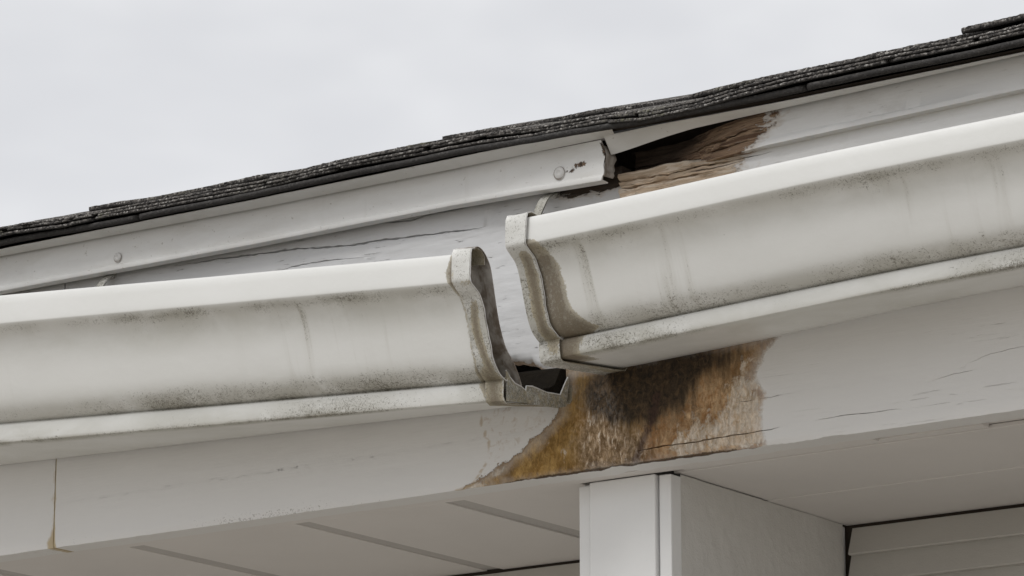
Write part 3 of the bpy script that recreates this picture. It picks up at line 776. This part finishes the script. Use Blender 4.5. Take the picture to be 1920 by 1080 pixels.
for i in range(3):  # roof covering further up, out of sight from below
    x = lerp(XL-.02, XR+.02, i/2); a, b = 1.0, 3.35
    f = lambda s, h: (x, -.046+s*CS-h*SN, rzf(x)+.004+s*SN+h*CS)
    secs.append([f(a, .001), f(b, .001), f(b, .016), f(a, .016)])
loft('upper_roof_covering', secs, M['shingle'], roof, attrs={'gran': [1.]*12})
# gable ends of the eave box so the attic is closed
for xa, xb in ((XL+.0, XL+.02), (XR-.02, XR)):
    pr = [(.036, ZB+.031), (WY+.005, ZB+.031), (WY+.005, 3.13), (.036, 3.02)]
    loft('gable_board', [[(xa, *p) for p in pr], [(xb, *p) for p in pr]], M['wallp'], house)

# ------------------------------------------------------------------ gutters
def gut_profile(zt, zl, zbk, back_h, hem=True):
    H = zt-zl
    pre = [(-.1665, zt-.012), (-.1665, zt-.004), (-.169, zt-.001), (-.173, zt), (-.180, zt), (-.1836, zt-.0012), (-.1852, zt-.0045)]
    og = [(-.1855, zt-.012), (-.1857, zt-.195*H), (-.1845, zt-.222*H), (-.1785, zt-.252*H), (-.1690, zt-.300*H), (-.1625, zt-.370*H), (-.1570, zt-.470*H), (-.1520, zt-.580*H), (-.1462, zt-.690*H), (-.1395, zt-.772*H), (-.1295, zt-.826*H), (-.1195, zt-.848*H)]
    lip = [(-.1225, zt-.858*H), (-.1242, zt-.868*H), (-.1248, zt-.885*H), (-.1240, zt-.972*H), (-.1228, zt-.992*H), (-.1205, zl)]
    bot = [(-.1, lerp(zl, zbk, .17)), (-.06, lerp(zl, zbk, .5)), (-.02, lerp(zl, zbk, .84)), (-.006, zbk), (-.0038, zbk+.002), (-.0032, zbk+back_h)]
    return pre+catmull(og, 4)+lip+bot
def gutter_sections(x0, x1, fz, back_h, dx, off=0., th=.0012, pre_skip=0):
    nx = max(1, int(abs(x1-x0)/dx)); secs = []
    for i in range(nx+1):
        x = lerp(x0, x1, i/nx); zt, zl, zbk = fz(x)
        pr = gut_profile(zt, zl, zbk, back_h)
        H_ = zt-zl
        pr = [(y-(.0011*N3(x*5.5, (zt-z)/H_*2.2, 3.)+.0004*N3(x*21, (zt-z)/H_*5, 6.))*sstep(.2, .34, (zt-z)/H_)*sstep(.86, .76, (zt-z)/H_), z) for y, z in pr]
        if off: pr = offset_poly(pr, -off)
        inn = offset_poly(pr, th)
        secs.append((x, pr, inn))
    return secs
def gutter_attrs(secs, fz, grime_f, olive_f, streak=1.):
    A = {'grime_shade': [], 'olive': [], 'streak': [], 'face': []}
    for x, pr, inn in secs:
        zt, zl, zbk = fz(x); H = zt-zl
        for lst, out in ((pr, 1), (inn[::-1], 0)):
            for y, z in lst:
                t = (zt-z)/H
                A['grime_shade'].append(grime_f(x, t, y) if out else .9); A['olive'].append(olive_f(x, t, y) if out else .55); A['streak'].append(streak*sstep(.2, .3, t)*sstep(.9, .8, t)*clamp(2.2*N3(x*4.3, 7.7)+.25)); A['face'].append(sstep(.2, .3, t)*(.55+.45*math.cos((t-.25)*9))*(t < 1.02))  # inner faces take heavy grime that paints the trough's inside dark
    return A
# measured front lines
a, b = P(0, 552, y=-.185), P(853, 475, y=-.185); c, d = P(0, 832, y=-.1225), P(945, 751, y=-.1225); e, f_ = P(0, 872, y=-.006), P(905, 769, y=-.006)
def lin(p, q):
    return lambda x: lerp(p.z, q.z, (x-p.x)/(q.x-p.x))
lt_, ll_, lb_ = lin(a, b), lin(c, d), lin(e, f_)
def fzL(x):
    xx = max(x, -.95); dz_ = (x-xx)*-.02
    return lt_(xx)+dz_+.0006*N3(x*5, 1.), ll_(xx)+dz_+.0006*N3(x*5, 4.), lb_(xx)+dz_
RTt = [(P(*q, y=-.185).x, P(*q, y=-.185).z) for q in ((990, 405), (1200, 361), (1500, 293), (1700, 252), (1920, 207))]
RTl = [(P(*q, y=-.1225).x, P(*q, y=-.1225).z) for q in ((1056, 672), (1240, 633), (1500, 579), (1700, 538), (1920, 498))]
RTb = [(P(*q, y=-.006).x, P(*q, y=-.006).z) for q in ((1105, 702), (1300, 664), (1500, 622), (1700, 578), (1920, 535))]
def ext(tb, slope):
    return tb+[(XR, tb[-1][1]+slope*(XR-tb[-1][0]))]
def smooth_tb(tb, x): return (table(tb, x-.06)+table(tb, x-.03)+table(tb, x)+table(tb, x+.03)+table(tb, x+.06))/5
RTt, RTl, RTb = ext(RTt, .008), ext(RTl, .008), ext(RTb, .008)
def fzR(x): return smooth_tb(RTt, x), smooth_tb(RTl, x), smooth_tb(RTb, x)
print('GUT', [round(v, 4) for v in fzL(-.6)+fzL(.058)+fzR(.153)+fzR(.7)])

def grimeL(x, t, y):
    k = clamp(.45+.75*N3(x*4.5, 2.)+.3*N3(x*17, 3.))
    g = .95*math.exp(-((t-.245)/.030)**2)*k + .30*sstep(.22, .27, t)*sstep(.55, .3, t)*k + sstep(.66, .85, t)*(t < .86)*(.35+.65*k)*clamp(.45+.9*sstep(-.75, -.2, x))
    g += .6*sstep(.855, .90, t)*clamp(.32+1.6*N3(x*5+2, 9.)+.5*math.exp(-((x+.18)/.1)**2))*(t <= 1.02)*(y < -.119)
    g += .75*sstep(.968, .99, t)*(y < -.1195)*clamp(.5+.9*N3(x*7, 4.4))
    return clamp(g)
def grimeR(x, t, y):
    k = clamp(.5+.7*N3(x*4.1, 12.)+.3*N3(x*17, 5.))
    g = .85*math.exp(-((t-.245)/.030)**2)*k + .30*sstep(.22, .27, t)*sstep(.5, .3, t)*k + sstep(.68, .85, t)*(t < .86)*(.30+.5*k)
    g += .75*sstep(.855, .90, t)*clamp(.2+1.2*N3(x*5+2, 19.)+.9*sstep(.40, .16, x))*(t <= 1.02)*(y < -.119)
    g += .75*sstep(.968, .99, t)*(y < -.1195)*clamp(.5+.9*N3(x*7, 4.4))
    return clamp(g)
XSL0, XSL1 = .0570, .0805     # left sleeve
XSR0, XSR1 = .1270, .1530     # right sleeve
def oliveL(x, t, y):
    if x > XSL0-.0005: return 0.
    o = sstep(.022, .0, XSL0-x)*math.exp(-((t-.86)/.07)**2)*1.0
    o += 1.0*sstep(.020, .002, XSL0-x)*math.exp(-((t-.15)/.09)**2)+.62*sstep(.009, .001, XSL0-x)
    return clamp(o)
WR = [(.17, .0), (.2, .012), (.28, .020), (.4, .024), (.55, .026), (.68, .027), (.75, .036), (.83, .052), (.86, .03), (.95, .026), (1.02, .02)]
def oliveR(x, t, y):
    if t < .17 or y > -.1: return 0.
    return clamp(.5+(table(WR, t)-(x-XSR1))/.016)*(.95 if t > .3 else .75)
gl = thing('gutter', 'long white gutter sloping down to its open broken end', 'gutter', (-.45, -.09, lt_(-.45)-.16), 'white roof gutters')
gr = thing('gutter', 'white gutter with sleeve standing higher, right of the break', 'gutter', (.75, -.09, 2.74), 'white roof gutters')
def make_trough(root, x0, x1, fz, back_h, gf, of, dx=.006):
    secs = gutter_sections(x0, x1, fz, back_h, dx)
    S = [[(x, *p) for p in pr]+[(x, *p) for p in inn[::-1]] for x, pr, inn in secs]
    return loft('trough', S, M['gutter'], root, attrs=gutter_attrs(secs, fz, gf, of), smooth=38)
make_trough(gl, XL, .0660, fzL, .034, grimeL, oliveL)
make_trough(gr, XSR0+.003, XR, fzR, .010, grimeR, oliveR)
def sleeve(root, x0, x1, fz, back_h, olive_f, wav, th=.0011):
    nx = 12; S = []; A = {'grime_shade': [], 'olive': [], 'streak': [], 'face': []}
    for i in range(nx+1):
        u = i/nx; x = lerp(x0, x1, u); zt, zl, zbk = fz(x)
        zt += .0022; H = zt-zl
        flare = .0018+.0008*max(sstep(.15, 0, u), sstep(.85, 1, u))
        pr = offset_poly(gut_profile(zt, zl, zbk, back_h), -.0014-flare); inn = offset_poly(pr, th)
        row = []
        for lst, out in ((pr, 1), (inn[::-1], 0)):
            for y, z in lst:
                t = (zt-z)/H
                xx = x+(wav(t)*(sstep(.5, 1, u) if x1 > .1 else sstep(.5, 1, u)))
                row.append((xx, y, z)); A['grime_shade'].append(.34+.4*sstep(.2, .45, t) if out else .9); A['olive'].append(olive_f(u, t, y) if out else .7); A['streak'].append(0.); A['face'].append(.5)
        S.append(row)
    return loft('joint_sleeve', S, M['gutter'], root, attrs=A, smooth=38)
def oSL(u, t, y):
    o = .86*sstep(.26, .40, t)*sstep(1.1, .8, t)*math.exp(-((u-.55-.15*math.sin(t*9))/.30)**2)
    o = max(o, .95*sstep(.68, .86, t)*math.exp(-((u-.45)/.6)**2), .5*math.exp(-((t-.24)/.03)**2)*sstep(.1, .5, u))
    o = max(o, .50*sstep(.14, .0, t)*sstep(.4, 1, u), .44*sstep(.25, .05, u)*sstep(.05, .16, t))
    return clamp(o)
def oSR(u, t, y):
    o = .92*sstep(.20, .32, t)*sstep(.96, .82, t)*math.exp(-((u-.60)/.38)**2)
    o = max(o, .75*sstep(.62, .85, t)*sstep(1.1, .9, t)*math.exp(-((u-.7)/.45)**2), .40*sstep(.85, 1., t)*(.6+.4*u))
    return clamp(o)
sl_l = sleeve(gl, XSL0, XSL1, fzL, .018, oSL, lambda t: .0004*math.sin(t*23)+.0003*math.sin(t*51))
sl_r = sleeve(gr, XSR0, XSR1, fzR, .006, oSR, lambda t: -.0005+.0009*math.sin(t*14+1)+.0003*math.sin(t*47))
# left sleeve: rolled top and inner wall, its hollow shows at the open end
inner = catmull([(-.1848, 2.826), (-.1850, 2.838), (-.1805, 2.8445), (-.1730, 2.8452), (-.1640, 2.8400), (-.1555, 2.8290), (-.1500, 2.8100), (-.1440, 2.7860), (-.1370, 2.7650), (-.1270, 2.7460), (-.1130, 2.7330), (-.1020, 2.7180), (-.0975, 2.7080)], 4)
S = []; zend = fzL(XSL1)
for i in range(7):
    x = lerp(.0535, XSL1+.0006, i/6); dzz = fzL(x)[0]-zend[0]-.0006
    jj = .0007*math.sin(i*2.)
    p1 = [(y+.002, z+dzz) for y, z in inner[6:]]; p2 = offset_poly(p1, .0011)
    S.append([(x+(.0012*N3(z*90, 2.) if i == 6 else 0), y, z) for y, z in p1]+[(x, y, z) for y, z in p2[::-1]])
loft('inner_wall', S, M['rustmetal'], sl_l, smooth=40, label='rust-streaked inner wall of the open gutter end')
# low end plate under the opening, with a notch
plate = [(-.1235, 2.7230), (-.1160, 2.7165), (-.1075, 2.7120), (-.0975, 2.7108), (-.0900, 2.7085), (-.0880, 2.7062), (-.0862, 2.7128), (-.0750, 2.7146), (-.0600, 2.7138), (-.0480, 2.7128), (-.0360, 2.7140), (-.0230, 2.7150), (-.0160, 2.7262), (-.0085, 2.7372), (-.0075, 2.7300), (-.0115, 2.7045), (-.0250, 2.7000), (-.0600, 2.6965), (-.0977, 2.6930), (-.1225, 2.6895)]
dz0 = zend[1]-2.6905
S = []
for k, xx in enumerate((XSL1-.0008, XSL1+.0006)):
    S.append([(xx+.0016*N3(y*60, z*60, 3.), y, z+dz0) for y, z in plate])
loft('end_plate', S, M['gutter'], sl_l, smooth=30, attrs={'grime_shade': [.9]*40, 'olive': [.47]*40, 'streak': [1.]*40, 'face': [1.]*40})
# bright bare-metal rim along that edge
rim = [(XSL1+.0001, y, z+dz0) for y, z in plate[:14]]
def tube(name, pts, r, mat, parent, seg=6, label=None):
    S = []
    for i, p in enumerate(pts):
        p = Vector(p); a = Vector(pts[max(i-1, 0)]); b = Vector(pts[min(i+1, len(pts)-1)])
        t = (b-a).normalized(); u = t.orthogonal().normalized() if abs(t.x) > .9 else t.cross(Vector((1, 0, 0))).normalized(); v = t.cross(u)
        rr = r(i) if callable(r) else r
        S.append([tuple(p+u*rr*math.cos(2*math.pi*q/seg)+v*rr*math.sin(2*math.pi*q/seg)) for q in range(seg)])
    return loft(name, S, mat, parent, smooth=60, label=label)
bare = mat_plain('bare_metal_edge', (.55, .54, .52), (.75, .74, .72), .35, 80., .5, 200.)
tube('bare_edge', rim, .0008, bare, sl_l)
zt, zl, zbk = fzL(XSL1); ep = offset_poly(gut_profile(zt+.0022, zl, zbk, .01), -.0029)
tube('bare_edge', [(XSL1+.0004+.0004*math.sin((zt-z)/(zt-zl)*23)+.0003*math.sin((zt-z)/(zt-zl)*51), y, z) for y, z in ep[4:52]], .0006, bare, sl_l)
zt, zl, zbk = fzR(XSR1); ep = offset_poly(gut_profile(zt+.0022, zl, zbk, .006), -.0029)
tube('bare_edge', [(XSR1-.0003+.0009*math.sin((zt-z)/(zt-zl)*14+1)+.0003*math.sin((zt-z)/(zt-zl)*47), y, z) for y, z in ep[4:54]], .0005, bare, sl_r)
# near-black fill added as the shade inside the left trough
S = []
for i in range(100):
    x = lerp(-.6, XSL1-.0025, i/99); zt, zl, zbk = fzL(x); row = []
    for j in range(11):
        y = lerp(-.116, -.008, j/10); zf = lerp(zl, zbk, (y+.12)/.114)
        row.append((x, y, zf+.0018+(.012*(1-(2*j/10-1)**4)+.004*FB(x*40, y*60, 2.))*(0 < j < 10)+.036*sstep(.72, 1., j/10)))
    for j in range(11)[::-1]:
        y = lerp(-.116, -.006, j/10); zf = lerp(zl, zbk, (y+.12)/.114); row.append((x, y, zf+.0015))
    S.append(row)
o = loft('trough_shade_fill', S, M['inside_shade'], gl, smooth=60); 

# hangers: flat straps nailed to the fascia and hooked in the front hem
def hanger(root, pts, wid=.012, th=.0022):
    path = catmull(pts, 5); S = []
    n = len(path)
    for sx, k in ((-wid/2, .0006), (-wid/2+.001, 0), (wid/2-.001, 0), (wid/2, .0006)):
        S.append([(p[0]+sx, p[1], p[2]-k) for p in path]+[(p[0]+sx, p[1]+th*.6, p[2]-th+k) for p in path[::-1]])
    m_ = len(S[0])*4
    h = loft('hanger_strap', S, M['gutter'], root, smooth=40, attrs={'grime_shade': [.8]*m_, 'olive': [.3]*m_, 'streak': [0.]*m_})
    x, y, z = pts[0]
    tube('hanger_screw', [(x, y-.0045, z-.006), (x, y-.0015, z-.0045), (x, y+.006, z-.002)], lambda i: (.0030, .0034, .0016)[i], M['screw'], h, 10)
zt = fzR(.137)[0]
hanger(gr, [(.0600, -.0030, 2.9500), (.0600, -.0135, 2.9455), (.0600, -.0256, 2.9357), (.0610, -.0400, 2.9150), (.0850, -.0850, 2.8900), (.1370, -.1600, zt-.010), (.1380, -.1690, zt-.012)])
for hx in (-.5945, -1.25):
    zt = fzL(hx)[0]; dz_ = zt-fzL(-.5945)[0]
    hanger(gl, [(hx, .0005, 2.9590+dz_), (hx, -.0113, 2.9524+dz_), (hx, -.0223, 2.9401+dz_), (hx, -.0330, 2.9270+dz_), (hx, -.0800, zt+.006), (hx, -.1600, zt-.009), (hx, -.1690, zt-.012)])
zt = fzR(.95)[0]
hanger(gr, [(.95, -.0125, zt+.045), (.95, -.0235, zt+.038), (.95, -.0400, zt+.020), (.95, -.0900, zt+.002), (.95, -.1600, zt-.009), (.95, -.1690, zt-.012)])
